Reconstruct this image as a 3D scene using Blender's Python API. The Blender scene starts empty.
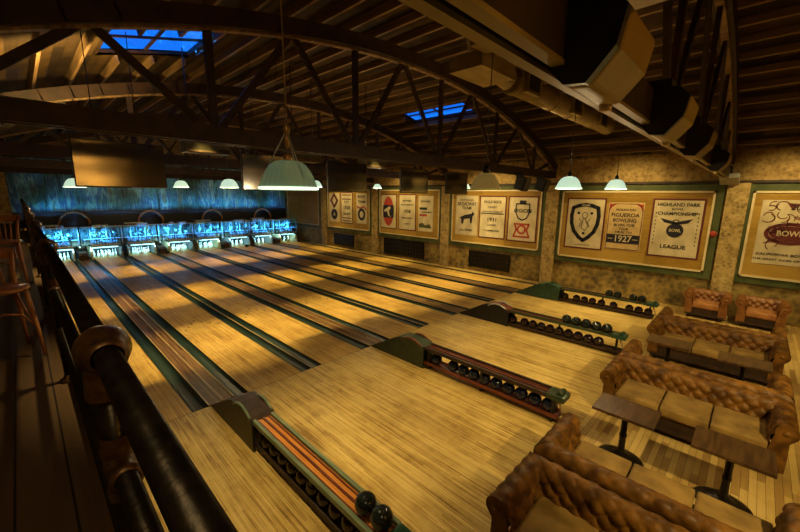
import bpy, bmesh, math, random
from mathutils import Vector, Matrix
random.seed(7)
sc = bpy.context.scene
PI = math.pi
# ------------------------------------------------------------------ camera
F, YAW, PITCH, ROLL, H = 365.51, .8015, .1902, .0123, 3.3925
cy, sy, cp, sp = math.cos(YAW), math.sin(YAW), math.cos(PITCH), math.sin(PITCH)
fw = Vector((sy*cp, cy*cp, -sp)); rt = Vector((cy, -sy, 0)); up = rt.cross(fw)
c, s = math.cos(ROLL), math.sin(ROLL)
rt, up = c*rt+s*up, -s*rt+c*up
cam = bpy.data.objects.new('camera', bpy.data.cameras.new('camera'))
sc.collection.objects.link(cam); sc.camera = cam
cam.matrix_world = Matrix(((rt.x, up.x, -fw.x, 0), (rt.y, up.y, -fw.y, 0), (rt.z, up.z, -fw.z, H), (0, 0, 0, 1)))
cam.data.sensor_width = 36; cam.data.lens = F/800*36; cam.data.clip_start = .02
# ------------------------------------------------------------------ world, exposure
w = bpy.data.worlds.new('world'); sc.world = w; w.use_nodes = True
w.node_tree.nodes['Background'].inputs[0].default_value = (.006, .14, .72, 1)
w.node_tree.nodes['Background'].inputs[1].default_value = 1.0
sc.view_settings.view_transform = 'Standard'; sc.view_settings.look = 'None'
sc.view_settings.gamma = 1; sc.view_settings.exposure = 0.6
# ------------------------------------------------------------------ lamps of the hall, plus added fill lights
X0, P, YF, YP = 1.93, 3.45, 5.95, 23.9
WARM = (1, .62, .22); BLUE = (.05, .38, 1)
def light(kind, name, loc, energy, color, size=.1, aim=None, spot=1.2, blend=.6, shape=None, size_y=None, spread=None):
    l = bpy.data.lights.new(name, kind); l.energy = energy; l.color = color
    if kind == 'AREA':
        l.size = size
        if size_y: l.shape = 'RECTANGLE'; l.size_y = size_y
        if spread: l.spread = spread
    else: l.shadow_soft_size = size
    if kind == 'SPOT': l.spot_size = spot; l.spot_blend = blend
    o = bpy.data.objects.new(name, l); sc.collection.objects.link(o); o.location = loc
    if aim is not None:
        o.rotation_euler = (Vector(aim)-Vector(loc)).to_track_quat('-Z', 'Y').to_euler()
    return o
for i, x in enumerate((.9, 2.9, 4.4, 6.4, 7.9, 9.8, 11.3, 13.2)):
    light('SPOT', 'lane_spot', (x, 8.4, 5.3), 520, (1, .76, .3), .05, (x+.1, 8.6, 0), .8, .6)
    light('SPOT', 'lane_spot', (x, 13.5, 5.3), 620, (1, .72, .2), .05, (x, 13.7, 0), .62, .6)
    light('SPOT', 'lane_spot', (x, 18.9, 5.3), 620, (1, .72, .2), .05, (x, 19.5, 0), .66, .6)
for x in (1.2, 4.0, 7.0, 10.3, 12.6):
    light('SPOT', 'approach_spot', (x, 3.5, 5.2), 400, (1, .76, .32), .06, (x+.1, 3.7, 0), 1.05, .9)
for x, e in ((2.4, 760), (6.2, 520), (9.6, 420)):
    light('SPOT', 'lounge_spot', (x, -2.7, 4.9), e, (1, .76, .3), .04, (x+3.0, .3, 0), .95, .8)
for y in (-.6, 3.1, 8.3, 13.4, 18.6):
    light('SPOT', 'banner_spot', (12.5, y, 4.9), 190, (1, .74, .3), .1, (14.4, y, 1.9), 1.9, .9)
for k in range(4):
    light('AREA', 'pit_light', (X0+k*P, 23.62, 1.2), 36, (.03, .36, 1), 2.9, (X0+k*P, 25.0, 1.2), size_y=.12, spread=1.4)
    light('SPOT', 'pit_spot', (X0+k*P, 21.4, 5.0), 330, (1, .72, .22), .05, (X0+k*P, 22.9, 0), .75, .6)
    light('AREA', 'pin_light', (X0+k*P, 23.98, .57), 27, (.35, .85, 1), 2.9, (X0+k*P, 24.9, .3), size_y=.06, spread=1.9)
light('AREA', 'mural_light', (7, 26.1, 2.38), 26, (.08, .6, 1), 13, (7, 26.42, 3.3), size_y=.1, spread=2.2)
light('SPOT', 'mural_spot', (5, 22.6, 4.2), 90, (1, .8, .4), .3, (5, 26.5, 3.4), 2.3, .9)
light('SPOT', 'mural_spot', (11, 22.6, 4.2), 60, (1, .8, .4), .3, (11, 26.5, 3.4), 2.3, .9)
light('SPOT', 'rafter_uplight', (.9, 8.6, 4.5), 330, (1, .66, .2), .1, (.7, 9.6, 6), 2.0, .6)
for y in (3.4, 8.4, 13.4): light('SPOT', 'rafter_uplight', (7.0, y, 4.2), 60, (1, .66, .28), .2, (7.0, y, 8), 2.6, .8)
light('SPOT', 'speaker_fill', (5.2, -1.3, 2.4), 17, (1, .72, .2), .2, (2.8, .6, 4.1), 1.5, .9)  # low fill added to brighten the loudspeaker housings, no fixture there
light('SPOT', 'railing_fill', (-.55, -.7, 4.9), 50, (1, .7, .3), .5, (.0, 2.2, 2.2), 1.7, .8)  # fill added behind the camera to bring out the dark railing
light('SPOT', 'rear_wall_fill', (2.0, -1.9, 4.4), 2600, (1, .7, .2), .05, (2.2, -3.6, 4.3), 1.05, .5)  # added light on the unseen rear wall, gives the televisions a gold reflection
light('SPOT', 'rear_wall_fill', (9.5, -1.6, 4.6), 250, (1, .66, .2), .1, (9.5, -3.6, 4.3), 2.0, .8)
# ------------------------------------------------------------------ node helpers
def new_mat(name, rough=.5, metal=0, base=(.5, .5, .5)):
    m = bpy.data.materials.new(name); m.use_nodes = True; nt = m.node_tree
    b = nt.nodes['Principled BSDF']
    b.inputs['Base Color'].default_value = (*base, 1); b.inputs['Roughness'].default_value = rough
    b.inputs['Metallic'].default_value = metal
    return m, nt, b
def N(nt, t, **kw):
    n = nt.nodes.new(t)
    for k, v in kw.items(): setattr(n, k, v)
    return n
def coords(nt, obj=True, scale=(1, 1, 1)):
    tc = N(nt, 'ShaderNodeTexCoord'); mp = N(nt, 'ShaderNodeMapping'); mp.inputs['Scale'].default_value = scale
    nt.links.new(tc.outputs['Object'], mp.inputs[0]); return mp.outputs[0]
def ramp(nt, fac, stops):
    r = N(nt, 'ShaderNodeValToRGB'); e = r.color_ramp.elements
    while len(e) < len(stops): e.new(.5)
    for i, (p, col) in enumerate(stops): e[i].position = p; e[i].color = (*col, 1)
    nt.links.new(fac, r.inputs[0]); return r.outputs[0]
def noise_mat(name, c1, c2, scale=(8, 8, 8), ns=1, rough=.5, metal=0, bump=0, detail=4, lo=.35, hi=.65, spec=None):
    m, nt, b = new_mat(name, rough, metal)
    n = N(nt, 'ShaderNodeTexNoise'); n.inputs['Scale'].default_value = ns; n.inputs['Detail'].default_value = detail
    nt.links.new(coords(nt, scale=scale), n.inputs['Vector'])
    nt.links.new(ramp(nt, n.outputs[0], [(lo, c1), (hi, c2)]), b.inputs['Base Color'])
    if spec is not None: b.inputs['Specular IOR Level'].default_value = spec
    if bump:
        bp = N(nt, 'ShaderNodeBump'); bp.inputs['Strength'].default_value = bump; bp.inputs['Distance'].default_value = .02
        nt.links.new(n.outputs[0], bp.inputs['Height']); nt.links.new(bp.outputs[0], b.inputs['Normal'])
    return m
def plank_mat(name, cols, width, length, axis='Y', rough=.25, grain=.35, gap=.0, knots=0, coat=0):
    """boards running along axis; every board gets its own tone"""
    m, nt, b = new_mat(name, rough); b.inputs['Specular IOR Level'].default_value = .22
    tc = N(nt, 'ShaderNodeTexCoord'); sx = N(nt, 'ShaderNodeSeparateXYZ'); nt.links.new(tc.outputs['Object'], sx.inputs[0])
    al, ac = {'Y': ('Y', 'X'), 'X': ('X', 'Y'), 'Z': ('Z', 'Y'), 'W': ('Y', 'Z'), 'B': ('Z', 'X'), 'V': ('X', 'Z')}[axis]
    def M(op, a, bb):
        n = N(nt, 'ShaderNodeMath', operation=op)
        for i, v in enumerate((a, bb)):
            if v is None: continue
            if isinstance(v, (int, float)): n.inputs[i].default_value = v
            else: nt.links.new(v, n.inputs[i])
        return n.outputs[0]
    u = M('DIVIDE', sx.outputs[ac], width); row = M('FLOOR', u, None)
    wn = N(nt, 'ShaderNodeTexWhiteNoise', noise_dimensions='1D'); nt.links.new(row, wn.inputs['W'])
    v = M('FLOOR', M('ADD', M('DIVIDE', sx.outputs[al], length), M('MULTIPLY', wn.outputs['Value'], 7.3)), None)
    cb = N(nt, 'ShaderNodeCombineXYZ'); nt.links.new(row, cb.inputs[0]); nt.links.new(v, cb.inputs[1])
    w2 = N(nt, 'ShaderNodeTexWhiteNoise', noise_dimensions='3D'); nt.links.new(cb.outputs[0], w2.inputs['Vector'])
    gr = N(nt, 'ShaderNodeTexNoise'); gr.inputs['Scale'].default_value = 1; gr.inputs['Detail'].default_value = 5
    cb2 = N(nt, 'ShaderNodeCombineXYZ')
    nt.links.new(M('MULTIPLY', sx.outputs[al], 1.6), cb2.inputs[0]); nt.links.new(M('MULTIPLY', sx.outputs[ac], 75), cb2.inputs[1])
    nt.links.new(M('MULTIPLY', row, 3.7), cb2.inputs[2])
    nt.links.new(cb2.outputs[0], gr.inputs['Vector'])
    st = N(nt, 'ShaderNodeTexNoise'); st.inputs['Scale'].default_value = 1.3; st.inputs['Detail'].default_value = 8; st.inputs['Roughness'].default_value = .7
    nt.links.new(tc.outputs['Object'], st.inputs['Vector'])
    gg = M('ADD', M('MULTIPLY', M('SUBTRACT', gr.outputs[0], .5), 1.7), .5)
    ss = M('MULTIPLY', M('SUBTRACT', st.outputs[0], .5), 1.0)
    f = M('ADD', M('ADD', M('MULTIPLY', w2.outputs['Value'], 1-grain), M('MULTIPLY', gg, grain)), ss)
    col = ramp(nt, f, [(i/(len(cols)-1)*.56+.2, cc) for i, cc in enumerate(cols)])
    if gap:
        fr = M('FRACT', u, None); g = M('LESS_THAN', fr, gap)
        mx = N(nt, 'ShaderNodeMix', data_type='RGBA'); nt.links.new(g, mx.inputs['Factor']); nt.links.new(col, mx.inputs['A'])
        mx.inputs['B'].default_value = (cols[0][0]*.2, cols[0][1]*.2, cols[0][2]*.2, 1); col = mx.outputs['Result']
    nt.links.new(col, b.inputs['Base Color'])
    rr = N(nt, 'ShaderNodeMapRange'); rr.inputs['To Min'].default_value = rough*.8; rr.inputs['To Max'].default_value = rough*1.4
    nt.links.new(gr.outputs[0], rr.inputs['Value']); nt.links.new(rr.outputs[0], b.inputs['Roughness'])
    return m
M_ = {}
M_['lane'] = plank_mat('lane_maple', [(.26, .13, .025), (.46, .26, .055), (.58, .36, .09), (.68, .46, .14)], .03, 2.6, 'Y', .36, .74)
M_['approach'] = plank_mat('approach_maple', [(.22, .125, .03), (.42, .27, .075), (.56, .385, .12), (.67, .48, .17)], .03, 1.9, 'Y', .36, .74)
M_['concourse'] = plank_mat('concourse_boards', [(.34, .2, .06), (.50, .33, .10), (.62, .43, .15)], .075, 1.4, 'X', .35, .3, .05)
M_['gutter'] = noise_mat('gutter_green', (.007, .02, .014), (.022, .042, .03), (6, 1, 6), rough=.35)
M_['divider'] = plank_mat('divider_boards', [(.06, .025, .01), (.13, .06, .022), (.22, .12, .045), (.10, .045, .018)], .035, 5, 'Y', .35, .4)
M_['trimwood'] = noise_mat('pale_strip_wood', (.30, .20, .08), (.45, .32, .14), (30, 2, 30), rough=.4)
M_['mezz'] = plank_mat('gallery_boards', [(.055, .03, .014), (.08, .045, .02), (.10, .055, .025)], .19, 3, 'Y', .6, .4, .05)
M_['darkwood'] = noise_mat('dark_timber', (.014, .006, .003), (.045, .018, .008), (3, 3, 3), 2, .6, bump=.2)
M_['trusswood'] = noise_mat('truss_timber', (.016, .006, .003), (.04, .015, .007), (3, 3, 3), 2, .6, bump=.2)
M_['rafter'] = noise_mat('rafter_timber', (.13, .075, .03), (.28, .17, .07), (14, .8, 14), 1, .6)
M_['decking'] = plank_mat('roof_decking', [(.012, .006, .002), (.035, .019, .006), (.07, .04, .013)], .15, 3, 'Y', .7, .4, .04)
M_['fascia'] = plank_mat('wall_planks', [(.20, .11, .035), (.34, .20, .07), (.45, .28, .10)], .27, 4.3, 'W', .65, .5, .03)
M_['mural'] = None
M_['black'] = noise_mat('black_paint', (.006, .006, .006), (.014, .013, .012), rough=.45)
M_['iron'] = noise_mat('black_iron', (.01, .008, .006), (.028, .02, .014), (12, 12, 12), 2, .32, .6, bump=.1)
M_['fitting'] = noise_mat('rusty_fitting', (.05, .022, .009), (.12, .06, .022), (20, 20, 20), 2, .38, .5, bump=.15)
M_['steel'] = noise_mat('machine_steel', (.35, .37, .38), (.6, .62, .63), (9, 9, 9), 2, .35, .4)
M_['brass'] = noise_mat('brass', (.42, .24, .07), (.6, .36, .12), (12, 12, 12), 2, .35, .8)
M_['leather'] = noise_mat('brown_leather', (.07, .027, .004), (.21, .09, .013), (7, 7, 7), 1, .5, bump=.12, spec=.28)
M_['redleather'] = noise_mat('tan_leather', (.15, .05, .012), (.27, .11, .025), (7, 7, 7), 1, .42, bump=.12)
M_['baseleather'] = noise_mat('dark_base_leather', (.02, .009, .004), (.05, .022, .007), (7, 7, 7), 1, .6)
M_['suede'] = noise_mat('tan_suede', (.19, .105, .022), (.35, .21, .05), (4, 4, 4), 1, .8, bump=.1)
M_['redsuede'] = noise_mat('russet_suede', (.28, .11, .03), (.42, .18, .05), (4, 4, 4), 1, .8, bump=.1)
M_['tabletop'] = noise_mat('table_wood', (.05, .024, .009), (.11, .055, .02), (3, 18, 3), 1, .35)
M_['bentwood'] = noise_mat('bentwood', (.30, .11, .03), (.5, .2, .06), (6, 6, 2), 1, .35)
M_['green'] = noise_mat('green_enamel', (.012, .045, .03), (.03, .085, .055), (9, 9, 9), 1, .3)
M_['darkgreen'] = noise_mat('dark_green_enamel', (.02, .035, .015), (.04, .06, .03), (9, 9, 9), 1, .4)
M_['palegreen'] = noise_mat('worn_green_paint', (.10, .15, .09), (.20, .24, .14), (20, 3, 20), 1, .45)
M_['orange'] = noise_mat('orange_wood', (.5, .18, .03), (.75, .3, .06), (40, 2, 40), 1, .3)
M_['redwood'] = noise_mat('red_strip', (.10, .02, .012), (.18, .04, .02), (20, 2, 20), 1, .35)
M_['ballblack'] = noise_mat('black_ball', (.006, .008, .008), (.02, .025, .022), (9, 9, 9), 1, .08)
M_['ballmaroon'] = noise_mat('maroon_ball', (.009, .005, .005), (.028, .012, .01), (9, 9, 9), 1, .1)
M_['ballnavy'] = noise_mat('navy_ball', (.006, .008, .02), (.015, .02, .045), (9, 9, 9), 1, .1)
M_['hole'] = new_mat('finger_hole', .8, 0, (.002, .002, .002))[0]
M_['pin'] = new_mat('pin_white', .25, 0, (.85, .85, .82))[0]
M_['pinred'] = new_mat('pin_red', .3, 0, (.6, .03, .02))[0]
M_['boardgreen'] = noise_mat('olive_backing', (.045, .06, .012), (.085, .10, .025), (3, 3, 3), 1, .7)
M_['goldwood'] = plank_mat('gold_panel', [(.26, .14, .02), (.38, .23, .035), (.46, .29, .06)], .5, 2.5, 'W', .5, .6)
M_['creamtrim'] = noise_mat('cream_trim', (.62, .5, .26), (.75, .62, .36), (3, 3, 3), 1, .6)
M_['maroon'] = new_mat('maroon_cloth', .8, 0, (.12, .018, .015))[0]
M_['cloth'] = noise_mat('cream_cloth', (.52, .43, .25), (.68, .58, .36), (1, 2.2, 1.4), 1.5, .85, bump=.5)
M_['goldcloth'] = noise_mat('gold_cloth', (.52, .36, .15), (.64, .46, .2), (1, 3, 3), 1.5, .85, bump=.5)
M_['ink'] = new_mat('black_ink', .8, 0, (.012, .012, .02))[0]
M_['redink'] = new_mat('red_ink', .8, 0, (.42, .05, .03))[0]
M_['duct'] = noise_mat('duct_metal', (.26, .19, .075), (.40, .30, .13), (3, 9, 9), 1, .45, .35)
M_['tan'] = noise_mat('tan_housing', (.23, .165, .035), (.31, .225, .05), (3, 3, 3), 1, .5)
M_['grey'] = noise_mat('grey_plastic', (.32, .32, .27), (.42, .42, .36), (4, 4, 4), 1, .5)
M_['olive'] = noise_mat('olive_box', (.06, .05, .015), (.11, .09, .03), (4, 4, 4), 1, .5)
m, nt, b = new_mat('tv_screen', .13, 0, (.006, .005, .004)); b.inputs['Specular IOR Level'].default_value = 1; b.inputs['IOR'].default_value = 2.4; M_['screen'] = m
m, nt, b = new_mat('skylight_glass', .02, 0, (.9, .95, 1)); b.inputs['Transmission Weight'].default_value = 1; b.inputs['IOR'].default_value = 1.1; M_['pane'] = m
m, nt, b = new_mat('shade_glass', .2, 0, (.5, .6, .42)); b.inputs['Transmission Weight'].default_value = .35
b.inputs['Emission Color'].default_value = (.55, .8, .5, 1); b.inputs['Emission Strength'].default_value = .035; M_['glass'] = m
m, nt, b = new_mat('glowing_amber_shade', .3, 0, (.34, .25, .07)); b.inputs['Emission Color'].default_value = (.6, .4, .1, 1); b.inputs['Emission Strength'].default_value = .12; M_['amber'] = m  # faint emission added so the unlit shade looks brighter
def emit(name, col, st):
    m, nt, b = new_mat(name, .5, 0, (.8, .8, .8)); b.inputs['Emission Color'].default_value = (*col, 1)
    b.inputs['Emission Strength'].default_value = st; return m
M_['bulb'] = emit('bulb_glow', (1, .8, .45), 25); M_['litshade'] = emit('lit_milk_glass', (.62, .85, .62), .55)
M_['litshade'].node_tree.nodes['Principled BSDF'].inputs['Base Color'].default_value = (.5, .6, .5, 1)
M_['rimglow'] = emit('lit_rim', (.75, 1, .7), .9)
# plaster / stone wall with blotches
def blotch(name, cols, sc1, sc2, rough=.8, bump=.6):
    m, nt, b = new_mat(name, rough)
    co = coords(nt)
    n1 = N(nt, 'ShaderNodeTexNoise'); n1.inputs['Scale'].default_value = sc1; n1.inputs['Detail'].default_value = 7; n1.inputs['Roughness'].default_value = .7
    n2 = N(nt, 'ShaderNodeTexVoronoi'); n2.inputs['Scale'].default_value = sc2
    nt.links.new(co, n1.inputs['Vector']); nt.links.new(co, n2.inputs['Vector'])
    mm = N(nt, 'ShaderNodeMath', operation='MULTIPLY_ADD'); nt.links.new(n2.outputs['Distance'], mm.inputs[0]); mm.inputs[1].default_value = .25; nt.links.new(n1.outputs[0], mm.inputs[2])
    nt.links.new(ramp(nt, mm.outputs[0], [(.42+i*.42/(len(cols)-1), cc) for i, cc in enumerate(cols)]), b.inputs['Base Color'])
    bp = N(nt, 'ShaderNodeBump'); bp.inputs['Strength'].default_value = bump; bp.inputs['Distance'].default_value = .03
    nt.links.new(mm.outputs[0], bp.inputs['Height']); nt.links.new(bp.outputs[0], b.inputs['Normal'])
    return m
M_['wall'] = blotch('mottled_wall', [(.05, .035, .012), (.15, .10, .025), (.30, .20, .05), (.40, .29, .08)], 1.3, 6)
M_['pilaster'] = blotch('mottled_pilaster', [(.16, .09, .03), (.32, .22, .07), (.48, .34, .12), (.55, .40, .16)], 3.5, 12)
M_['fasciam'] = blotch('mottled_fascia', [(.13, .075, .022), (.26, .16, .045), (.38, .25, .08), (.46, .31, .11)], 3.0, 11)
M_['brownwall'] = blotch('brown_wall', [(.06, .03, .012), (.14, .075, .025), (.2, .12, .04)], 2, 8)
# mural : weathered painted boards
m, nt, b = new_mat('mural_boards', .6)
n1 = N(nt, 'ShaderNodeTexNoise'); n1.inputs['Scale'].default_value = 1; n1.inputs['Detail'].default_value = 6; n1.inputs['Roughness'].default_value = .65
nt.links.new(coords(nt, scale=(3.2, 1, .55)), n1.inputs['Vector'])
n2 = N(nt, 'ShaderNodeTexNoise'); n2.inputs['Scale'].default_value = .45; n2.inputs['Detail'].default_value = 3
nt.links.new(coords(nt, scale=(1, 1, 1)), n2.inputs['Vector'])
c1 = ramp(nt, n1.outputs[0], [(.36, (.02, .05, .06)), (.45, (.10, .36, .42)), (.51, (.04, .10, .32)), (.57, (.30, .62, .60)), (.63, (.10, .16, .2)), (.7, (.45, .42, .16))])
c2 = ramp(nt, n2.outputs[0], [(.4, (.25, .2, .1)), (.58, (1, 1, 1))])
mx = N(nt, 'ShaderNodeMix', data_type='RGBA', blend_type='MULTIPLY'); mx.inputs['Factor'].default_value = 1
nt.links.new(c1, mx.inputs['A']); nt.links.new(c2, mx.inputs['B']); nt.links.new(mx.outputs['Result'], b.inputs['Base Color']); M_['mural'] = m
# ------------------------------------------------------------------ mesh helpers
class MB:
    def __init__(s): s.bm = bmesh.new()
    def box(s, c, d, rot=None, bev=0):
        r = bmesh.ops.create_cube(s.bm, size=1); vs = r['verts']
        mt = Matrix.Translation(Vector(c)) @ (rot.to_4x4() if rot is not None else Matrix()) @ Matrix.Diagonal((*d, 1))
        bmesh.ops.transform(s.bm, matrix=mt, verts=vs)
        if bev:
            es = list({e for v in vs for e in v.link_edges})
            bmesh.ops.bevel(s.bm, geom=es, offset=bev, segments=2, affect='EDGES', profile=.7)
        return s
    def b2(s, x0, x1, y0, y1, z0, z1, bev=0):
        return s.box(((x0+x1)/2, (y0+y1)/2, (z0+z1)/2), (abs(x1-x0), abs(y1-y0), abs(z1-z0)), None, bev)
    def bar(s, p, q, wd, dp, bev=0, upv=(0, 0, 1)):
        p, q = Vector(p), Vector(q); d = q-p; L = d.length; z = d.normalized()
        u = Vector(upv)
        if abs(z.dot(u)) > .98: u = Vector((0, 1, 0))
        x = z.cross(u).normalized(); y = z.cross(x)
        return s.box((p+q)/2, (wd, dp, L), Matrix((x, y, z)).transposed(), bev)
    def tube(s, pts, r, n=10, caps=True):
        pts = [Vector(p) for p in pts]; rs = r if isinstance(r, (list, tuple)) else [r]*len(pts); rings = []
        nrm = None
        for i, p in enumerate(pts):
            t = (pts[min(i+1, len(pts)-1)]-pts[max(i-1, 0)]).normalized()
            if nrm is None:
                nrm = t.orthogonal().normalized()
            else:
                nrm = (nrm-t*nrm.dot(t)).normalized()
            bn = t.cross(nrm)
            rings.append([s.bm.verts.new(p+(nrm*math.cos(a)+bn*math.sin(a))*rs[i]) for a in [2*PI*k/n for k in range(n)]])
        for a, bb in zip(rings, rings[1:]):
            for k in range(n): s.bm.faces.new((a[k], a[(k+1) % n], bb[(k+1) % n], bb[k])).smooth = True
        if caps: s.bm.faces.new(rings[0][::-1]); s.bm.faces.new(rings[-1])
        return s
    def lathe(s, prof, c=(0, 0, 0), n=24, axis=None, close=True):
        c = Vector(c); rot = Matrix() if axis is None else Vector((0, 0, 1)).rotation_difference(Vector(axis)).to_matrix().to_4x4()
        rings = []
        for r, z in prof:
            if r < 1e-6: rings.append([s.bm.verts.new(c+(rot @ Vector((0, 0, z))))])
            else: rings.append([s.bm.verts.new(c+(rot @ Vector((r*math.cos(2*PI*k/n), r*math.sin(2*PI*k/n), z)))) for k in range(n)])
        for a, bb in zip(rings, rings[1:]):
            for k in range(n):
                A = [a[k % len(a)]] if len(a) == 1 else [a[k], a[(k+1) % n]]
                B = [bb[0]] if len(bb) == 1 else [bb[(k+1) % n], bb[k]]
                f = A+B
                if len(f) >= 3: s.bm.faces.new(f).smooth = True
        if close:
            if len(rings[0]) > 1: s.bm.faces.new(rings[0][::-1])
            if len(rings[-1]) > 1: s.bm.faces.new(rings[-1])
        return s
    def grid(s, fn, nu, nv, flip=False):
        vs = [[s.bm.verts.new(fn(i/nu, j/nv)) for j in range(nv+1)] for i in range(nu+1)]
        for i in range(nu):
            for j in range(nv):
                q = [vs[i][j], vs[i+1][j], vs[i+1][j+1], vs[i][j+1]]
                s.bm.faces.new(q[::-1] if flip else q).smooth = True
        return s
    def prism(s, poly, axis, a, b):
        """poly: 2-D points; axis: 'x','y','z' extrusion from a to b"""
        def mk(p, t): return Vector({'x': (t, p[0], p[1]), 'y': (p[0], t, p[1]), 'z': (p[0], p[1], t)}[axis])
        v0 = [s.bm.verts.new(mk(p, a)) for p in poly]; v1 = [s.bm.verts.new(mk(p, b)) for p in poly]; n = len(poly)
        s.bm.faces.new(v0); s.bm.faces.new(v1[::-1])
        for i in range(n): s.bm.faces.new((v0[i], v1[i], v1[(i+1) % n], v0[(i+1) % n]))
        return s
    def ball(s, c, r, n=20):
        rr = bmesh.ops.create_uvsphere(s.bm, u_segments=n, v_segments=max(6, n*2//3), radius=r)
        bmesh.ops.translate(s.bm, verts=rr['verts'], vec=Vector(c))
        for v in rr['verts']:
            for f in v.link_faces: f.smooth = True
        return s
    def build(s, name, mat, parent=None, norm=True):
        if norm: bmesh.ops.recalc_face_normals(s.bm, faces=s.bm.faces)
        me = bpy.data.meshes.new(name); s.bm.to_mesh(me); s.bm.free()
        me.materials.append(M_[mat] if isinstance(mat, str) else mat)
        o = bpy.data.objects.new(name, me); sc.collection.objects.link(o)
        if parent: o.parent = parent
        return o
def tag(o, label=None, cat=None, group=None, kind=None):
    if label:
        o['label'] = label
        if len(label.split()) > 16: print('LONG', label)
    if cat: o['category'] = cat
    if group: o['group'] = group
    if kind: o['kind'] = kind
    return o
def empty(name, loc, label, cat, group=None, rz=0):
    o = bpy.data.objects.new(name, None); sc.collection.objects.link(o); o.location = loc; o.rotation_euler = (0, 0, rz)
    o.empty_display_size = .1
    return tag(o, label, cat, group)
KIDS = {}
def kids(o): return [x for x in sc.collection.objects if x.parent == o]
def copy_tree(o, parent=None, cache=None):
    cpy = o.copy(); sc.collection.objects.link(cpy)
    if parent is not None: cpy.parent = parent
    for ch in kids(o): copy_tree(ch, cpy)
    return cpy
def struct(mb, name, mat): return tag(mb.build(name, mat), kind='structure')
# ------------------------------------------------------------------ structure
XW, XL, YB, YR = 14.4, -1.0, 26.5, -3.6
struct(MB().b2(XL, XW, YR, YB, -.45, -.25), 'floor', 'black')
struct(MB().b2(XL, XW, 1.5, YF, -.25, 0), 'floor', 'approach')
struct(MB().b2(XL, XW, YR, 1.5, -.25, 0), 'floor', 'concourse')
struct(MB().b2(XW, XW+.2, YR, YB, -.45, 5.4), 'wall_right', 'wall')
struct(MB().b2(XL-.2, XL, YR, YB, -.45, 5.6), 'wall_left', 'wall')
struct(MB().b2(XL, XW, YB, YB+.2, -.45, 6.8), 'wall_back', 'brownwall')
struct(MB().b2(XL, XW, YR-.2, YR, -.45, 6.8), 'wall_front', 'brownwall')
struct(MB().b2(XW-.09, XW, YR, YB, 3.93, 4.78), 'trim_1', 'fasciam')
struct(MB().b2(XW-.13, XW, YR, YB, 3.86, 3.93), 'trim_2', 'darkwood')
for i, y in enumerate((.5, 5.75, 10.85, 15.95, 21.15)):
    struct(MB().b2(XW-.12, XW, y-.24, y+.24, 0, 3.86), 'trim_%d' % (i+3), 'pilaster')
# roof: barrel on bowstring trusses, two skylights
RC, ZT = 18.4, 6.38
def arc_z(x, top=ZT): return top-RC+math.sqrt(RC*RC-(x-6.4)**2)
SK = [(1.4, 3.1, 7.8, 9.7), (10.2, 11.0, 7.2, 9.9)]
mb = MB(); nx = 32; xs = sorted(set([XL-.3+i*(XW+.7-XL)/nx for i in range(nx+1)]+[a for k in SK for a in k[:2]]))
ys = sorted({YR-.3, YB+.3, *[a for k in SK for a in k[2:]]})
for dz, fl in ((0, 0), (.12, 1)):
    for xa, xb in zip(xs, xs[1:]):
        for ya, yb in zip(ys, ys[1:]):
            if any(k[0]-.001 <= xa and xb <= k[1]+.001 and k[2]-.001 <= ya and yb <= k[3]+.001 for k in SK): continue
            q = [mb.bm.verts.new((x, y, arc_z(x, ZT+.32+dz))) for x, y in ((xa, ya), (xb, ya), (xb, yb), (xa, yb))]
            mb.bm.faces.new(q if fl else q[::-1])
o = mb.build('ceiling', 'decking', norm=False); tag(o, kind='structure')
for i, (a, bb, c_, d) in enumerate(SK):     # skylight curb + glazing bars + glass
    f = MB()
    for x in (a, bb): f.b2(x-.03, x+.03, c_, d, arc_z(x, ZT+.34), arc_z(x, ZT+.44))
    for y in (c_, d): f.bar((a, y, arc_z(a, ZT+.4)), (bb, y, arc_z(bb, ZT+.4)), .04, .05)
    y = (c_+d)/2; f.bar((a, y, arc_z(a, ZT+.42)), (bb, y, arc_z(bb, ZT+.42)), .05, .04)
    x = (a+bb)/2; f.b2(x-.025, x+.025, c_, d, arc_z(x, ZT+.40), arc_z(x, ZT+.44))
    fo = struct(f, 'window_%d' % (i+1), 'darkwood')
    g = MB().bar(((a+bb)/2, c_, (arc_z(a, ZT+.45)+arc_z(bb, ZT+.45))/2), ((a+bb)/2, d, (arc_z(a, ZT+.45)+arc_z(bb, ZT+.45))/2), bb-a, .01)
    g.build('window_pane', 'pane', fo)
# rafters along the lanes
pr = MB().b2(-.028, .028, YR, YB, -.14, 0).build('roof_rafter', 'rafter')
n = 0; x = -.75
while x < 14.3:
    if abs(x-6.4) > 0:
        segs = [(YR, YB)]
        for k in SK:
            if k[0] < x < k[1]: segs = [(YR, k[2]), (k[3], YB)]
        for j, sg in enumerate(segs):
            if n == 0 and j == 0: o = pr
            else: o = pr.copy(); sc.collection.objects.link(o)
            if len(segs) == 2:
                o.data = pr.data.copy()
                for v in o.data.vertices: v.co.y = sg[0] if v.co.y < 5 else sg[1]
            sl = -(x-6.4)/math.sqrt(RC*RC-(x-6.4)**2)
            o.location = (x, 0, arc_z(x, ZT+.315)); o.rotation_euler = (0, -math.atan(sl), 0)
            tag(o, 'one of the brown timber rafters running lengthwise under the curved roof', 'rafter', 'lengthwise roof rafters')
        n += 1
    x += .62
# mezzanine / gallery
struct(MB().b2(XL, .17, YR, 25.2, 1.78, 2.0), 'floor', 'mezz')
struct(MB().b2(.13, .19, YR, 25.2, 1.7, 2.14), 'trim_8', 'darkwood')
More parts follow.
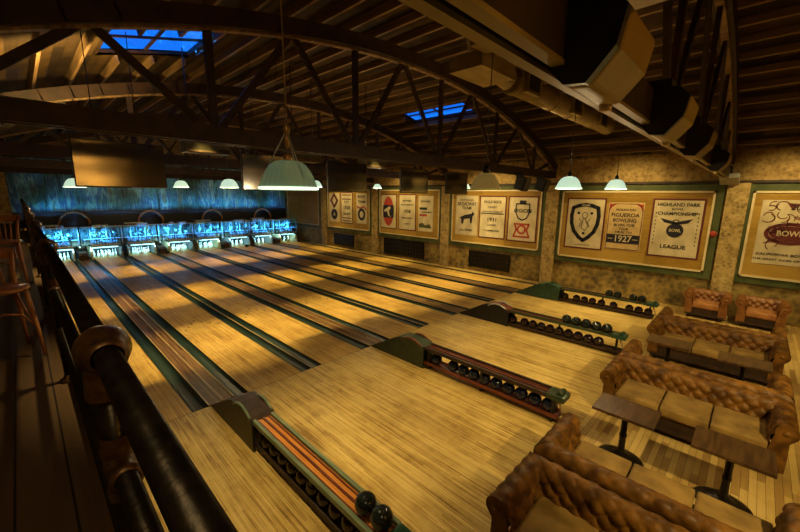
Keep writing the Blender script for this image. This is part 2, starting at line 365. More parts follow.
# mural wall panels and dark band
struct(MB().b2(XL, XW, YB-.06, YB, 2.35, 5.6), 'wall_back', 'mural')
struct(MB().b2(XL, XW, YB-.12, YB, 1.3, 2.35), 'trim_9', 'black')
struct(MB().b2(XL, XW, 21.9, 22.0, 4.75, 5.3), 'trim_10', 'darkwood')
# ------------------------------------------------------------------ roof trusses
where = ['nearest the camera, above the sofas', 'second from the camera, arching across the picture',
         'third from the camera', 'fourth from the camera', 'farthest from the camera, near the pin machines']
for ti, y in enumerate((.8, 5.78, 10.9, 16.05, 21.2)):
    zb = 4.0 if ti == 0 else 4.1
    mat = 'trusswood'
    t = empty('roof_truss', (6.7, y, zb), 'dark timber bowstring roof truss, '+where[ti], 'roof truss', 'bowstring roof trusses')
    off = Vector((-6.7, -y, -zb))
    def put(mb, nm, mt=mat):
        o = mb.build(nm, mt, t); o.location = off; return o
    a = MB(); NS = 30; X1, X2 = -.95, 14.25
    for side in (-.09, .09):
        for i in range(NS):
            xa, xb = X1+(X2-X1)*i/NS, X1+(X2-X1)*(i+1)/NS
            a.bar((xa, y+side, arc_z(xa, ZT-.13)), (xb+.02, y+side, arc_z(xb+.02, ZT-.13)), .06, .24)
    put(a, 'arched_top_chord')
    e = MB()
    for i in range(NS):
        xa, xb = X1+(X2-X1)*i/NS, X1+(X2-X1)*(i+1)/NS
        e.bar((xa, y, arc_z(xa, ZT-.27)), (xb+.02, y, arc_z(xb+.02, ZT-.27)), .1, .035)
    put(e, 'soffit_strip', 'rafter')
    cwid = .075 if ti == 0 else .12
    for sd_ in (-1, 1): put(MB().b2(X1, X2, y+sd_*cwid, y+sd_*(cwid-.045), zb, zb+.24), 'bottom_chord', mat)
    if ti == 0:
        for sd_ in (-1, 1): put(MB().b2(X1, X2, y+sd_*(cwid+.006), y+sd_*(cwid-.05), zb-.022, zb), 'edge_strip', 'tan')
    put(MB().b2(X1, X2, y-cwid+.045, y+cwid-.045, zb+.03, zb+.06), 'bottom_strip', mat if ti == 0 else 'rafter')
    xn = -.5
    while xn < 14:
        top = arc_z(xn, ZT-.2)
        if top-zb > .5:
            put(MB().bar((xn, y, zb+.1), (xn, y, top), .11, .06, upv=(0, 1, 0)), 'web_post')
        for dx in (-1.3, 1.3):
            xt = xn+dx; tp = arc_z(xt, ZT-.2)
            if -.9 < xt < 14 and tp-zb > .35:
                put(MB().bar((xn, y, zb+.1), (xt, y, tp), .1 , .05, upv=(0, 1, 0)), 'web_brace')
        xn += 2.6
# ------------------------------------------------------------------ lanes
names = ['first lane from the left', 'second lane from the left', 'third lane from the left', 'fourth lane from the left', 'fifth lane from the left', 'sixth lane from the left', 'seventh lane from the left', 'last lane, beside the banner wall']
lane_x = []
side = ['leftmost ball rack', 'second ball rack from the left', 'third ball rack from the left', 'ball rack nearest the banner wall']
for k in range(4):
    cx = X0+k*P
    lane_x += [(cx-.445-1.05, cx-.445), (cx+.445, cx+.445+1.05)]
for i, (a, bb) in enumerate(lane_x):
    o = MB().b2(a, bb, YF, 25.4, -.22, 0).build('bowling_lane', 'lane')
    tag(o, 'glossy honey maple bowling lane, '+names[i], 'bowling lane', 'bowling lanes')
    ar = MB()
    for j in range(-3, 4):
        cxx = (a+bb)/2+j*.13; y0 = YF+4.7-abs(j)*.22
        ar.prism([(cxx-.02, y0-.16), (cxx+.02, y0-.16), (cxx, y0)], 'z', .0002, .0012)
    tag(ar.build('aiming_arrows', 'darkwood', o), 'small dark aiming arrows')
    if (i % 2) == 1: gs = [(a-.235, a), (bb, bb+.215)]
    else: gs = [(a-.215, a), (bb, bb+.235)]
    if i == 0: gs = gs[1:]
    for q, (g0, g1) in enumerate(gs):
        gm = MB(); gc = (g0+g1)/2; hw = (g1-g0)/2-.004
        pts = [(gc+hw*math.cos(t), -.015-.085*math.sin(t)) for t in [PI*u/8 for u in range(9)]]
        poly = pts+[(gc-hw, -.13), (gc+hw, -.13)]
        poly = [(gc+hw, 0)]+pts+[(gc-hw, 0), (gc-hw-.003, -.2), (gc+hw+.003, -.2)]
        gm.prism(poly, 'y', YF+.01, 24.6)
        side = ('left' if (i > 0 and q == 0) else 'right')
        tag(gm.build('lane_gutter', 'gutter'), 'dark green rounded gutter on the %s edge of the %s' % (side, names[i]), 'gutter', 'lane gutters')
tag(MB().b2(.5, 14.0, YF-.008, YF+.0, .0005, .002).build('foul_line', 'darkwood'), 'thin dark foul line where the lanes meet the approach', 'foul line')
for k in range(4):
    cx = X0+k*P
    d = MB().b2(cx-.2, cx+.2, YF, 24.6, -.2, .012).build('lane_divider', 'divider')
    tag(d, 'wide brown striped lane divider behind the '+side[k], 'lane divider', 'wide lane dividers')
    for sx_ in (-.195, .195, 0.02):
        MB().b2(cx+sx_-.012, cx+sx_+.012, YF, 24.6, .012, .024).build('edge_strip', 'trimwood', d)
    if k < 3:
        mx_ = cx+P/2
        d = MB().b2(mx_-.013, mx_+.013, YF, 24.6, -.2, .012).build('gutter_divider', 'trimwood')
        tag(d, 'thin pale strip between paired gutters, between the '+['first and second', 'second and third', 'third and fourth'][k]+' ball racks', 'lane divider', 'thin gutter dividers')
struct(MB().b2(14.03, XW, YF, YB, -.25, 0), 'floor', 'approach')
struct(MB().b2(XL, lane_x[0][0], YF, YB, -.25, 0), 'floor', 'approach')
# ------------------------------------------------------------------ ball returns
LZ = [.06, .09, .05, .05]
def ball_return(k):
    cx = X0+k*P
    nm = ['first from the left, nearest the railing', 'second from the left', 'third from the left', 'fourth, nearest the banner wall'][k]
    t = empty('ball_return', (cx, 4, 0), 'long low bowling ball return rack, '+nm, 'ball return', 'ball return racks')
    def put(mb, n_, mt, par=None):
        o = mb.build(n_, mt, par or t)
        if par is None: o.location = (0, -4, 0)
        return o
    # wedge hood : profile in YZ
    prof = [(YF-.02, .0), (YF-.05, .03), (5.55, .22), (5.2, .42), (5.05, .49), (4.85, .52), (4.6, .51), (4.45, .47), (4.38, .38), (4.38, 0)]
    for xa in (-.17, .14): put(MB().prism(prof, 'x', xa, xa+.03), 'hood_side', ['black', 'darkgreen', 'black', 'green'][k])
    topf = MB()
    for (y0, z0), (y1, z1) in zip(prof[:8], prof[1:9]):
        topf.bar((0, y0, z0-.01), (0, y1, z1-.01), .32, .02, upv=(1, 0, 0)) if False else topf.prism([(y0, z0-.02), (y0, z0), (y1, z1), (y1, z1-.02)], 'x', -.14, .14)
    put(topf, 'hood_cover', ['darkwood', 'darkgreen', 'redwood', 'green'][k])
    arcp = [(0, 4.9-.62*math.sin(a)*0+(-.55*(a/PI)), .5+.09*math.sin(a)) for a in [PI*q/8 for q in range(9)]]
    for xa in (.155, -.155): put(MB().tube([(xa, p[1]+.1, p[2]-.05) for p in arcp], .02, 8), 'hood_rim', ['palegreen', 'redwood', 'steel', 'green'][k])
    zt = .44
    for sx_ in (-.125, .125):
        put(MB().b2(sx_-.022, sx_+.022, 1.95, 4.4, zt-.045, zt+.02, .006), 'side_rail', ['palegreen', 'darkwood', 'darkgreen', 'darkgreen'][k])
    put(MB().b2(-.1, .1, 1.95, 4.4, zt-.05, zt-.02), 'tray_bed', ['orange', 'darkwood', 'black', 'black'][k])
    put(MB().b2(-.012, .012, 1.95, 4.4, zt-.02, zt+.0), 'centre_strip', 'redwood')
    for sx_ in (.075, -.078):
        put(MB().b2(sx_-.008, sx_+.008, 1.95, 4.4, zt-.02, zt-.006), 'track_strip', 'redwood')
    lz = LZ[k]
    put(MB().b2(-.13, -.11, 1.75, 4.4, lz+.03, lz+.06).b2(.11, .13, 1.75, 4.4, lz+.03, lz+.06).b2(-.13, .13, 1.75, 4.4, lz, lz+.03), 'lower_tray', 'redwood' if k == 1 else 'darkwood')
    for y in (1.85, 3.1, 4.3):
        put(MB().b2(-.1, .1, y-.02, y+.02, .0, zt-.05) if k in (0, 1) else MB().b2(-.02, .02, y-.02, y+.02, 0, zt-.05), 'support_post', 'black')
    # end bumper
    em = ['green', 'darkgreen', 'green', 'green'][k]
    bump = put(MB().b2(-.14, .14, 1.67, 1.95, zt-.06, zt+.03, .025), 'end_bumper', em)
    bump2 = put(MB().tube([(-.09, 1.76, zt+.045), (.09, 1.76, zt+.045)], .04, 10), 'bumper_roll', em)
    put(MB().bar((0, 1.8, zt-.05), (0, 1.66, .02), .05, .03), 'end_leg', 'trimwood')
    return cx
BR = .108
def make_ball(mat):
    o = MB().ball((0, 0, 0), BR, 20).build('bowling_ball', mat)
    hm = MB()
    for a, e in ((.35, 1.05), (.75, 1.05), (.55, .7)):
        d = Vector((-math.cos(a)*math.cos(e), -math.sin(a)*math.cos(e), math.sin(e)))
        hm.lathe([(0, 0), (.011, 0), (.011, .002), (0, .002)], d*(BR-.001), 8, d)
    hm.build('finger_holes', 'hole', o)
    return o
protos = {}
def ball(kind, loc, label, group):
    if kind not in protos: o = protos[kind] = make_ball(kind)
    else: o = copy_tree(protos[kind])
    o.location = loc; o.rotation_euler = (random.uniform(-.7, .7), random.uniform(-.7, .7), random.uniform(0, 6))
    tag(o, label, 'bowling ball', group); return o
for k in range(4): ball_return(k)
side = ['leftmost ball rack', 'second ball rack from the left', 'third ball rack from the left', 'ball rack nearest the banner wall']
lows = [[4.2-.215*i for i in range(11)], [3.75-.228*i for i in range(9)]+[4.15],
        [4.3]+[3.98-.222*i for i in range(9)], [4.22, 3.86, 3.62, 3.38, 3.12, 2.78, 2.36, 2.12, 1.88]]
for k in range(4):
    for y in lows[k]:
        ball(['ballmaroon', 'ballnavy', 'ballmaroon', 'ballmaroon'][k], (X0+k*P-.015, y, LZ[k]+.03+BR),
             '%s bowling ball in the lower row of the %s' % (['dark reddish', 'dark blue', 'maroon', 'maroon'][k], side[k]), 'balls in the lower row of the '+side[k])
ups = {0: [2.28, 2.06], 2: [2.95, 2.73, 2.51, 2.29, 2.07], 3: [2.94, 2.71, 2.3, 2.08]}
lab = {0: ['black ball on the leftmost rack, upper of two', 'black ball on the leftmost rack, nearest its green bumper'],
       2: ['black ball topping the third rack, '+q for q in ('farthest from the green bumper', 'second in its row', 'middle one of five', 'fourth in its row', 'touching the green bumper')],
       3: ['black ball topping the banner wall rack, '+q for q in ('first of far pair', 'second of far pair', 'first of near pair', 'next to the bumper')]}
for k, l in ups.items():
    for y, lb in zip(l, lab[k]): ball('ballblack', (X0+k*P, y, .42+BR), 'glossy '+lb, 'black balls on top of the racks')
# balls left at the pit end
for x, y, lb in ((5.55, 23.75, 'gutter before the fourth pin deck'), (10.0, 23.6, 'gutter beside the sixth pin deck'), (13.85, 23.7, 'gutter at the last pin deck')):
    ball('ballblack', (x, y, .04), 'dark bowling ball lying in the '+lb, 'balls at the pin end')
# ------------------------------------------------------------------ pins and pin machines
pinprof = [(0, 0), (.026, 0), (.03, .02), (.045, .07), (.0575, .115), (.056, .15), (.045, .2), (.03, .235), (.0235, .255), (.024, .285), (.031, .32), (.032, .345), (.026, .37), (.012, .381), (0, .382)]
pin0 = None
for i, (a, bb) in enumerate(lane_x):
    cx = (a+bb)/2
    for row in range(4):
        for j in range(row+1):
            if pin0 is None:
                p = pin0 = MB().lathe(pinprof, n=12).build('bowling_pin', 'pin')
                MB().lathe([(.0245, .25), (.0252, .256), (.0245, .262)], n=12, close=False).build('neck_stripe', 'pinred', p)
            else: p = copy_tree(pin0)
            p.location = (cx+(j-row/2)*.305, 24.15+row*.264, 0)
            tag(p, 'white bowling pin at the end of the '+names[i], 'bowling pin', 'pins at the end of the '+names[i])
def machine(i):
    a, bb = lane_x[i]; cx = (a+bb)/2
    t = empty('pin_machine', (cx, 25, 0), 'blue-lit steel pinsetting machine above the pins of the '+names[i], 'pinsetting machine', 'pinsetting machines')
    def put(mb, n_, mt): return mb.build(n_, mt, t)
    rnd = random.Random(i)
    for sx_ in (-.62, .62):
        kb = MB().prism([(-1.05, .0), (-1.05, .30), (-.75, .6), (.6, .6), (.6, 0)], 'x', sx_-.03, sx_+.03)
        put(kb, 'kickback_panel', 'creamtrim' if rnd.random() < .4 else 'steel')
    put(MB().b2(-.6, .6, -.95, -.88, .56, .66), 'sweep_bar', 'black')
    put(MB().b2(-.6, .6, -.97, -.93, .66, .74), 'sweep_edge', 'steel')
    x0_ = (-.62 if i == 0 else -.74) if i % 2 == 0 else -.92
    x1_ = .92 if i % 2 == 0 else .74
    put(MB().b2(x0_, x1_, -.86, -.82, 1.62, 1.67), 'upper_rail', 'steel')
    put(MB().b2(x0_, x1_, -.8, -.76, 1.0, 1.04), 'lower_rail', 'steel')
    for q in range(6):
        x = x0_+.02+q*(x1_-.04-x0_)/5; put(MB().b2(x-.015, x+.015, -.82, -.78, .62, 1.62), 'upright', 'steel' if q % 2 else 'iron')
    cupm = MB()
    for q in range(10):
        x = -.5+q*.11; cupm.lathe([(.045, 0), (.055, .12), (.04, .2)], (x, -.7+.1*(q % 2), .72), 8)
    put(cupm, 'pin_cups', 'steel')
    for q in range(7):
        r_ = rnd.uniform(.06, .13)
        put(MB().lathe([(r_*.35, 0), (r_*.4, .04), (r_*.85, .04), (r_, .02), (r_, -.02), (r_*.8, -.03), (r_*.35, 0)], (rnd.uniform(x0_+.13, x1_-.13), rnd.uniform(-.78, -.5), rnd.uniform(1.05, 1.6)), 14, (rnd.uniform(-.5, .5), -1, rnd.uniform(-.3, .3)), close=False), 'gear_wheel', rnd.choice(['steel', 'steel', 'iron', 'brass']))
    for q in range(34):
        x = rnd.uniform(x0_+.1, x1_-.1); z = rnd.uniform(.7, 1.5); y = rnd.uniform(-.8, -.4)
        rm = MB()
        if q % 3: rm.tube([(x, y, z), (x+rnd.uniform(-.09, .09), y+rnd.uniform(-.05, .05), z+rnd.uniform(.08, .32))], rnd.uniform(.008, .022), 6)
        else: rm.b2(x-rnd.uniform(.02, .07), x+rnd.uniform(.02, .07), y-.05, y+.03, z-rnd.uniform(.02, .06), z+rnd.uniform(.02, .08))
        put(rm, 'linkage_rod' if q % 3 else 'bearing_block', rnd.choice(['steel', 'steel', 'iron', 'grey']))
    for q in range(3):
        mo = MB(); x = rnd.uniform(-.45, .35); mo.tube([(x, -.5, 1.66), (x+.2, -.5, 1.68)], .07, 10)
        mo.b2(x-.05, x+.1, -.6, -.3, 1.55, 1.7)
        put(mo, 'drive_motor', 'brass' if i % 3 == 1 else 'steel')
    put(MB().b2(x0_, x1_, -.25, .3, .66, 1.6), 'pin_deck_housing', 'olive')
    put(MB().b2(-.6, .6, .55, .6, 0, .62), 'pit_curtain', 'black')
    if i % 2 == 0: put(MB().b2(-.6, .25, -.86, -.5, 1.74, 1.79), 'top_cover', 'steel')
for i in range(8): machine(i)
for k in range(4):
    cx = X0+k*P
    t = empty('pin_elevator_wheel', (cx, 25.9, 0), 'arched elevator hoop above the pin machines, '+['first', 'second', 'third', 'last'][k]+' from the left', 'elevator wheel', 'pin elevator wheels')
    R_ = .62
    pts = [(R_*math.cos(u), 0, 1.7+R_*math.sin(u)) for u in [2*PI*q/32 for q in range(33)]]
    MB().tube(pts, .05, 8).build('hoop', 'bentwood', t)
    MB().tube([(R_*.85*math.cos(u), .06, 1.7+R_*.85*math.sin(u)) for u in [2*PI*q/32 for q in range(33)]], .03, 6).build('inner_hoop', 'iron', t)
    MB().b2(-.7, -.6, -.05, .1, 0, 1.7).b2(.6, .7, -.05, .1, 0, 1.7).build('wheel_stand', 'iron', t)
    cap = MB().prism([(-1.2, 0), (-1.2, .25), (-.9, .35), (.5, .35), (.5, 0)], 'x', cx-.17, cx+.17).build('return_cap', 'darkwood')
    cap.location = (0, 25, .02)
    tag(cap, 'dark cap between pin decks, far behind the '+side[k], 'ball return cap', 'ball return caps at the pin end')
# ------------------------------------------------------------------ pendant lamps
def pendant(x, y, z, r, lit, label, zc=6.2, wires=False, mat=None, power=0):
    """z = rim height"""
    zc = arc_z(x, ZT+.32)
    t = empty('pendant_lamp', (x, y, z), label, 'pendant lamp', 'hanging dome lamps')
    hgt = r*.92
    pr_ = [(r, 0), (r*.98, r*.08), (r*.90, r*.32), (r*.77, r*.6), (r*.62, r*.8), (r*.46, hgt), (r*.25, hgt+.01)]
    inner = [(a*.96, b_-.004) for a, b_ in pr_[::-1]]
    sh = MB().lathe(pr_+inner, n=32, close=False).build('shade', mat or ('litshade' if lit else 'glass'), t)
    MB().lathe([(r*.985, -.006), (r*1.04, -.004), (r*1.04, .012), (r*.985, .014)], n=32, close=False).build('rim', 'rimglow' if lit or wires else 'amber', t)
    MB().lathe([(.0, hgt-.01), (.03, hgt-.01), (.035, hgt+.04), (.02, hgt+.09), (.0, hgt+.1)] if not wires else [(0, hgt), (.035, hgt), (.03, hgt+.05), (0, hgt+.06)], n=14).build('socket_cap', 'brass' if wires else 'black', t)
    top = .0
    if wires:
        top = r*1.9
        wr = MB()
        for a in (.6, .6+2*PI/3, .6+4*PI/3):
            wr.tube([(r*.86*math.cos(a), r*.86*math.sin(a), r*.4), (.01*math.cos(a), .01*math.sin(a), top)], .0045, 6)
        wr.build('suspension_wires', 'steel', t)
        MB().lathe([(0, 0), (.018, .01), (.022, .05), (.012, .09), (0, .1)], (0, 0, top-.02), 12).build('hook', 'brass', t)
        MB().lathe([(0, 0), (.014, .01), (.016, .07), (.01, .1), (0, .1)], (0, 0, hgt+.09), 12).build('turnbuckle', 'brass', t)
        rb = MB()
        for q in range(28):
            a = 2*PI*q/28
            rb.tube([(p_*1.005*math.cos(a), p_*1.005*math.sin(a), z_) for p_, z_ in pr_], .0022, 4)
        rb.build('shade_ribs', 'glass', sh)
    MB().tube([(0, 0, max(hgt+.05, top)), (0, 0, zc-z)], .005 if r < .3 else .004, 6).build('cord', 'rafter' if wires else 'black', t)
    if lit:
        MB().ball((0, 0, hgt*.45), r*.22, 12).build('bulb', 'bulb', t)
        l = light('POINT', 'lamp_light', (x, y, z-.03), power or 30, (1, .72, .36), r*.3)
    return t
pendant(1.36, 2.43, 3.43, .2, False, 'large ribbed green glass dome lamp hung from wires, closest to the camera', wires=True, power=0)
pendant(1.03, 12.3, 3.5, .22, True, 'small lit white dome lamp just left of the biggest television')
pendant(3.29, 11.9, 3.55, .19, True, 'small lit white dome lamp just right of the biggest television')
pendant(3.85, 9.9, 3.54, .22, True, 'small lit white dome lamp between the first two televisions, nearer the large green lamp')
pendant(5.98, 9.2, 3.6, .19, True, 'small lit dome lamp half hidden behind the large green lamp')
pendant(10.1, 11.1, 3.67, .17, True, 'small lit dome lamp between the third and fourth televisions')
pendant(12.3, 8.4, 3.7, .19, True, 'small lit dome lamp behind the unlit amber lamp')
pendant(3.38, 2.06, 3.48, .15, False, 'unlit amber dome lamp in front of the third banner panel', mat='amber')
pendant(5.95, 2.16, 3.53, .185, True, 'lit pleated white dome lamp in front of the shield banner', power=45)
pendant(8.2, 2.08, 3.57, .185, True, 'lit pleated white dome lamp right of the shield banner, the rightmost lamp', power=45)
# ------------------------------------------------------------------ televisions
for i, (x, lb) in enumerate(((1.33, 'biggest and leftmost, reflecting gold light'), (4.05, 'behind the large green lamp'), (6.23, 'above the first banners, right of the green lamp'),
                             (8.9, 'above the second banner panel'), (11.2, 'behind the amber lamp'))):
    t = empty('television', (x, 8.0, 3.47), 'flat black television hung from the roof, '+lb, 'television', 'hanging televisions')
    tv = MB().b2(-.65, .65, 0, .06, 0, .77, .008).build('tv_body', 'black', t)
    MB().b2(-.635, .635, -.006, .001, .02, .755).build('screen', 'screen', t)
    for q in (-.3, .3): MB().tube([(q, .13, .35), (q, .13, arc_z(x+q, ZT+.315)-3.47)], .007, 6).build('hanger_pole', 'black', t)
    MB().b2(-.35, .35, .06, .13, .3, .65).build('mount_plate', 'black', t)
    if i == 0: MB().b2(.1, .64, -.008, -.002, .0, .014).build('status_bar', 'steel', t)
for i, (x, lb) in enumerate(((3.05, 'between the first and second televisions'), (5.5, 'between the second and third televisions'), (8.0, 'between the third and fourth televisions'))):
    t = empty('hanging_box', (x, 9.0, 4.25), 'olive metal box hanging from the truss '+lb, 'hanging box', 'olive hanging boxes')
    MB().b2(-.45, .45, -.2, .2, 0, .34, .02).build('box_body', 'olive', t)
    MB().b2(-.42, .42, -.215, -.2, .02, .05).build('front_lip', 'rafter', t)
    
    for q in (-.3, .3): MB().tube([(q, 0, .3), (q, 0, arc_z(x+q, ZT+.315)-4.25)], .012, 6).build('hanger_rod', 'black', t)
# ------------------------------------------------------------------ loudspeakers on the near truss
for i, (x, scl, lb) in enumerate(((1.8, 1, 'largest one'), (3.6, 1, 'second from the left'), (5.5, 1, 'third from the left'), (8.6, 1.0, 'farthest one'))):
    t = empty('loudspeaker', (x, .66, 4.04), 'black loudspeaker with tan housing on the near truss, '+lb, 'loudspeaker', 'loudspeakers on the near truss')
    prof = [(-.06, -.15), (.04, -.16), (.15, -.03), (.18, .12), (.1, .2), (-.05, .22), (-.17, .12), (-.2, -.0)]
    prof = [(-a, b_) for a, b_ in prof]
    shl = MB().prism(prof, 'x', .03, .52); o = shl.build('housing', 'tan', t)
    bv = o.modifiers.new('b', 'BEVEL'); bv.width = .03; bv.segments = 3
    MB().prism([(a*.97, b_*.97) for a, b_ in prof], 'x', -.015, .035).build('grille', 'black', t)
    MB().b2(.15, .35, -.02, .14, .05, .3).build('bracket', 'black', t)
    MB().lathe([(0, 0), (.035, 0), (.03, .03), (0, .035)], (.5, .02, -.15), 10, (0, 0, -1)).build('foot_cap', 'creamtrim', t)
for x, lb in ((11.2, 'left one of two above the framed panels'), (12.7, 'right one of two above the framed panels')):
    t = empty('hanging_speaker', (x, 5.5, 3.62), 'small black tilted speaker below the second truss, '+lb, 'loudspeaker', 'small speakers below the second truss')
    MB().box((0, 0, .2), (.38, .3, .42), Matrix.Rotation(.3, 3, 'X'), .02).build('cabinet', 'black', t)
    MB().box((0, -.17, .15), (.34, .02, .38), Matrix.Rotation(.3, 3, 'X')).build('grille', 'iron', t)
    MB().b2(-.03, .03, .0, .2, .35, .52).build('bracket', 'black', t)
t = empty('wall_sensor_box', (13.95, .72, 3.95), 'pale grey box at the top of the pilaster beside the red dot', 'wall box')
MB().box((0, 0, 0), (.7, .42, .12), Matrix.Rotation(.25, 3, 'Y'), .02).build('box_body', 'grey', t)
MB().b2(-.05, .05, -.04, .04, .05, .35).build('stem', 'black', t)
# ------------------------------------------------------------------ ducts
t = empty('air_duct', (4.75, 2.6, 4.9), 'tan round metal air duct with rectangular vents above the approaches', 'air duct')
MB().tube([(.0, 0, 0), (2.0, 0, 0), (4.3, 0, 0)], .15, 20).build('duct_pipe', 'duct', t)
for x in (.05, 1.3, 2.05, 3.2, 4.25):
    MB().lathe([(.152, -.02), (.165, -.02), (.165, .02), (.152, .02)], (x, 0, 0), 20, (1, 0, 0), close=False).build('duct_collar', 'duct', t)
for x in (.3, 1.95, 3.4):
    v = MB().b2(x-.2, x+.2, -.2, -.13, -.14, .12).build('vent_frame', 'tan', t)
    MB().b2(x-.15, x+.15, -.206, -.2, -.1, .08).build('vent_grille', 'black', v)
MB().b2(-1.05, -.3, -.22, .22, -.1, .06).build('duct_boot', 'duct', t)
MB().tube([(-.05, 0, .0), (-.25, .05, .06), (-.4, .25, .3), (-.45, .4, .9), (-.45, .4, 1.55)], .13, 16).build('duct_elbow', 'duct', t)
MB().tube([(4.2, 0, 0), (4.2, 0, 1.7)], .01, 6).build('hanger_rod', 'black', t)
t = empty('overhead_duct', (3.62, -1.6, 4.92), 'tan duct crossing the top edge beside the largest loudspeaker', 'air duct')
MB().b2(-.15, .15, -1.8, 4.0, .0, .24, .04).build('duct_body', 'duct', t)
for q in (-1, .9): MB().tube([(0, q, .25), (0, q, arc_z(3.62, ZT+.315)-4.92)], .01, 6).build('hanger_rod', 'black', t)
# ------------------------------------------------------------------ banner panels on the right wall
def text_mesh(txt, size, mat, y, z, xface, par, wmax=None, extrude=.001):
    """lettering facing -X, centred on (y, z)"""
    cu = bpy.data.curves.new('lettering', 'FONT'); cu.body = txt; cu.size = size; cu.align_x = 'CENTER'; cu.align_y = 'CENTER'
    cu.extrude = extrude; cu.offset = size*.018
    to = bpy.data.objects.new('tmp', cu); sc.collection.objects.link(to)
    bpy.context.view_layer.update()
    me = bpy.data.meshes.new_from_object(to.evaluated_get(bpy.context.evaluated_depsgraph_get()))
    bpy.data.objects.remove(to)
    xs_ = [v.co.x for v in me.vertices]; wd = max(xs_)-min(xs_) if xs_ else 1
    sx_ = (wmax/wd) if wmax else 1
    for v in me.vertices:
        px, py, pz = v.co; v.co = (-pz, -px*sx_, py)
    me.name = 'lettering'; me.materials.clear(); me.materials.append(M_[mat])
    o = bpy.data.objects.new('lettering', me); sc.collection.objects.link(o); o.parent = par; o.location = (xface, y, z)
    return o
def panel(y0, y1, z0, z1, label):
    """y0 > y1 : far end to near end"""
    t = empty('banner_display', (XW, (y0+y1)/2, z0), label, 'display panel', 'framed banner panels')
    def L(mb): return mb
    yc = (y0+y1)/2
    hw = (y0-y1)/2; hz = z1-z0
    MB().b2(-.07, 0, -hw-.18, hw+.18, -.2, hz+.2).build('olive_backing', 'boardgreen', t)
    MB().b2(-.09, -.07, -hw, hw, 0, hz).build('gold_backing', 'goldwood', t)
    f = MB(); q = .055
    f.b2(-.115, -.07, -hw, hw, 0, q).b2(-.115, -.07, -hw, hw, hz-q, hz).b2(-.115, -.07, -hw, -hw+q, 0, hz).b2(-.115, -.07, hw-q, hw, 0, hz)
    f.build('cream_frame', 'creamtrim', t)
    return t, yc, z0
def banner(y0, y1, z0, z1, label, border='maroon', cloth='cloth'):
    yc, zc = (y0+y1)/2, (z0+z1)/2; hw, hh = abs(y0-y1)/2, (z1-z0)/2
    t = empty('banner', (XW-.092, yc, zc), label, 'banner', 'vintage cloth banners')
    if border: MB().b2(-.006, 0, -hw-.055, hw+.055, -hh-.055, hh+.055).build('border', border, t)
    # gently rippled cloth
    def fn(u, v):
        y = -hw+2*hw*u; z = -hh+2*hh*v
        return Vector((-.011-.0025*math.sin(u*9+v*3)-.002*math.sin(v*7+u*4), y, z))
    MB().grid(fn, 16, 20).build('cloth', cloth, t, norm=False)
    return t, hw, hh
XF = -.0185
def ink(par, mb, name='emblem', mat='ink'):
    o = mb.build(name, mat, par); return o
def ring2(mb, cy_, cz_, ry, rz, w_, n=28, a0=0, a1=2*PI):
    for q in range(n):
        a = a0+(a1-a0)*q/n; b_ = a0+(a1-a0)*(q+1)/n
        pts = [(cy_+ry*math.cos(a), cz_+rz*math.sin(a)), (cy_+ry*math.cos(b_), cz_+rz*math.sin(b_)),
               (cy_+(ry-w_)*math.cos(b_), cz_+(rz-w_)*math.sin(b_)), (cy_+(ry-w_)*math.cos(a), cz_+(rz-w_)*math.sin(a))]
        mb.prism(pts, 'x', XF-.001, XF)
    return mb
def disc2(mb, cy_, cz_, ry, rz, n=28, dx=0):
    return mb.prism([(cy_+ry*math.cos(2*PI*q/n), cz_+rz*math.sin(2*PI*q/n)) for q in range(n)], 'x', XF-.001-dx, XF-dx)
def outline2(mb, pts, w_, closed=True):
    n = len(pts)
    for i in range(n if closed else n-1):
        a = Vector(pts[i]); b_ = Vector(pts[(i+1) % n]); d = (b_-a); 
        if d.length < 1e-6: continue
        nn = Vector((-d.y, d.x)).normalized()*w_/2; e = d.normalized()*w_*.25
        mb.prism([tuple(a-e+nn), tuple(b_+e+nn), tuple(b_+e-nn), tuple(a-e-nn)], 'x', XF-.001, XF)
    return mb
panel(5.37, .97, 1.2, 3.64, 'largest framed display panel, holding the shield banner and two lettered banners')
panel(10.45, 6.15, 1.28, 3.68, 'framed display panel behind the unlit amber lamp, third from the far corner')
panel(15.52, 11.22, 1.28, 3.7, 'framed display panel with the red and black oval banner')
panel(20.62, 16.38, 1.3, 3.7, 'framed display panel nearest the far corner, with the red diamond banner')
panel(.18, -3.0, 1.23, 3.64, 'framed display panel cut off by the right edge of the picture')
panel(25.9, 21.7, 1.3, 3.7, 'dim framed display panel beside the pin machines, beyond the first lit one')
# --- largest panel
t, hw, hh = banner(5.12, 3.9, 1.6, 3.34, 'cream banner with a large black outlined shield, at the left of the largest panel')
sh_ = [(0, .72), (.22, .68), (.42, .6), (.46, .3), (.44, 0), (.34, -.3), (.16, -.52), (0, -.64), (-.16, -.52), (-.34, -.3), (-.44, 0), (-.46, .3), (-.42, .6), (-.22, .68)]
sh_ = [(a, b_*.95) for a, b_ in sh_]
ink(t, outline2(MB(), sh_, .13), 'shield_outline')
text_mesh('BOWLING', .07, 'cloth', 0, .66, XF-.002, t, .26); 
inner = MB()
for yy, zz in ((.22, .38), (-.22, .38), (0, -.35)): disc2(inner, yy, zz, .05, .05, 12)
ring2(inner, 0, .3, .1, .12, .02, 16); outline2(inner, [(-.02, .2), (-.12, -.1), (-.04, -.25), (.1, -.15), (.05, .18)], .02)
outline2(inner, [(-.2, .2), (-.1, .05), (-.18, -.12)], .02, False); outline2(inner, [(.2, .2), (.1, .05), (.18, -.12)], .02, False)
ink(t, inner, 'shield_figures')
text_mesh('BOWLING CLUB', .06, 'ink', 0, -.78, XF-.001, t, .5)
t, hw, hh = banner(3.77, 2.7, 1.64, 3.26, 'gold banner with the year 1927 on a black strip', None, 'goldcloth')
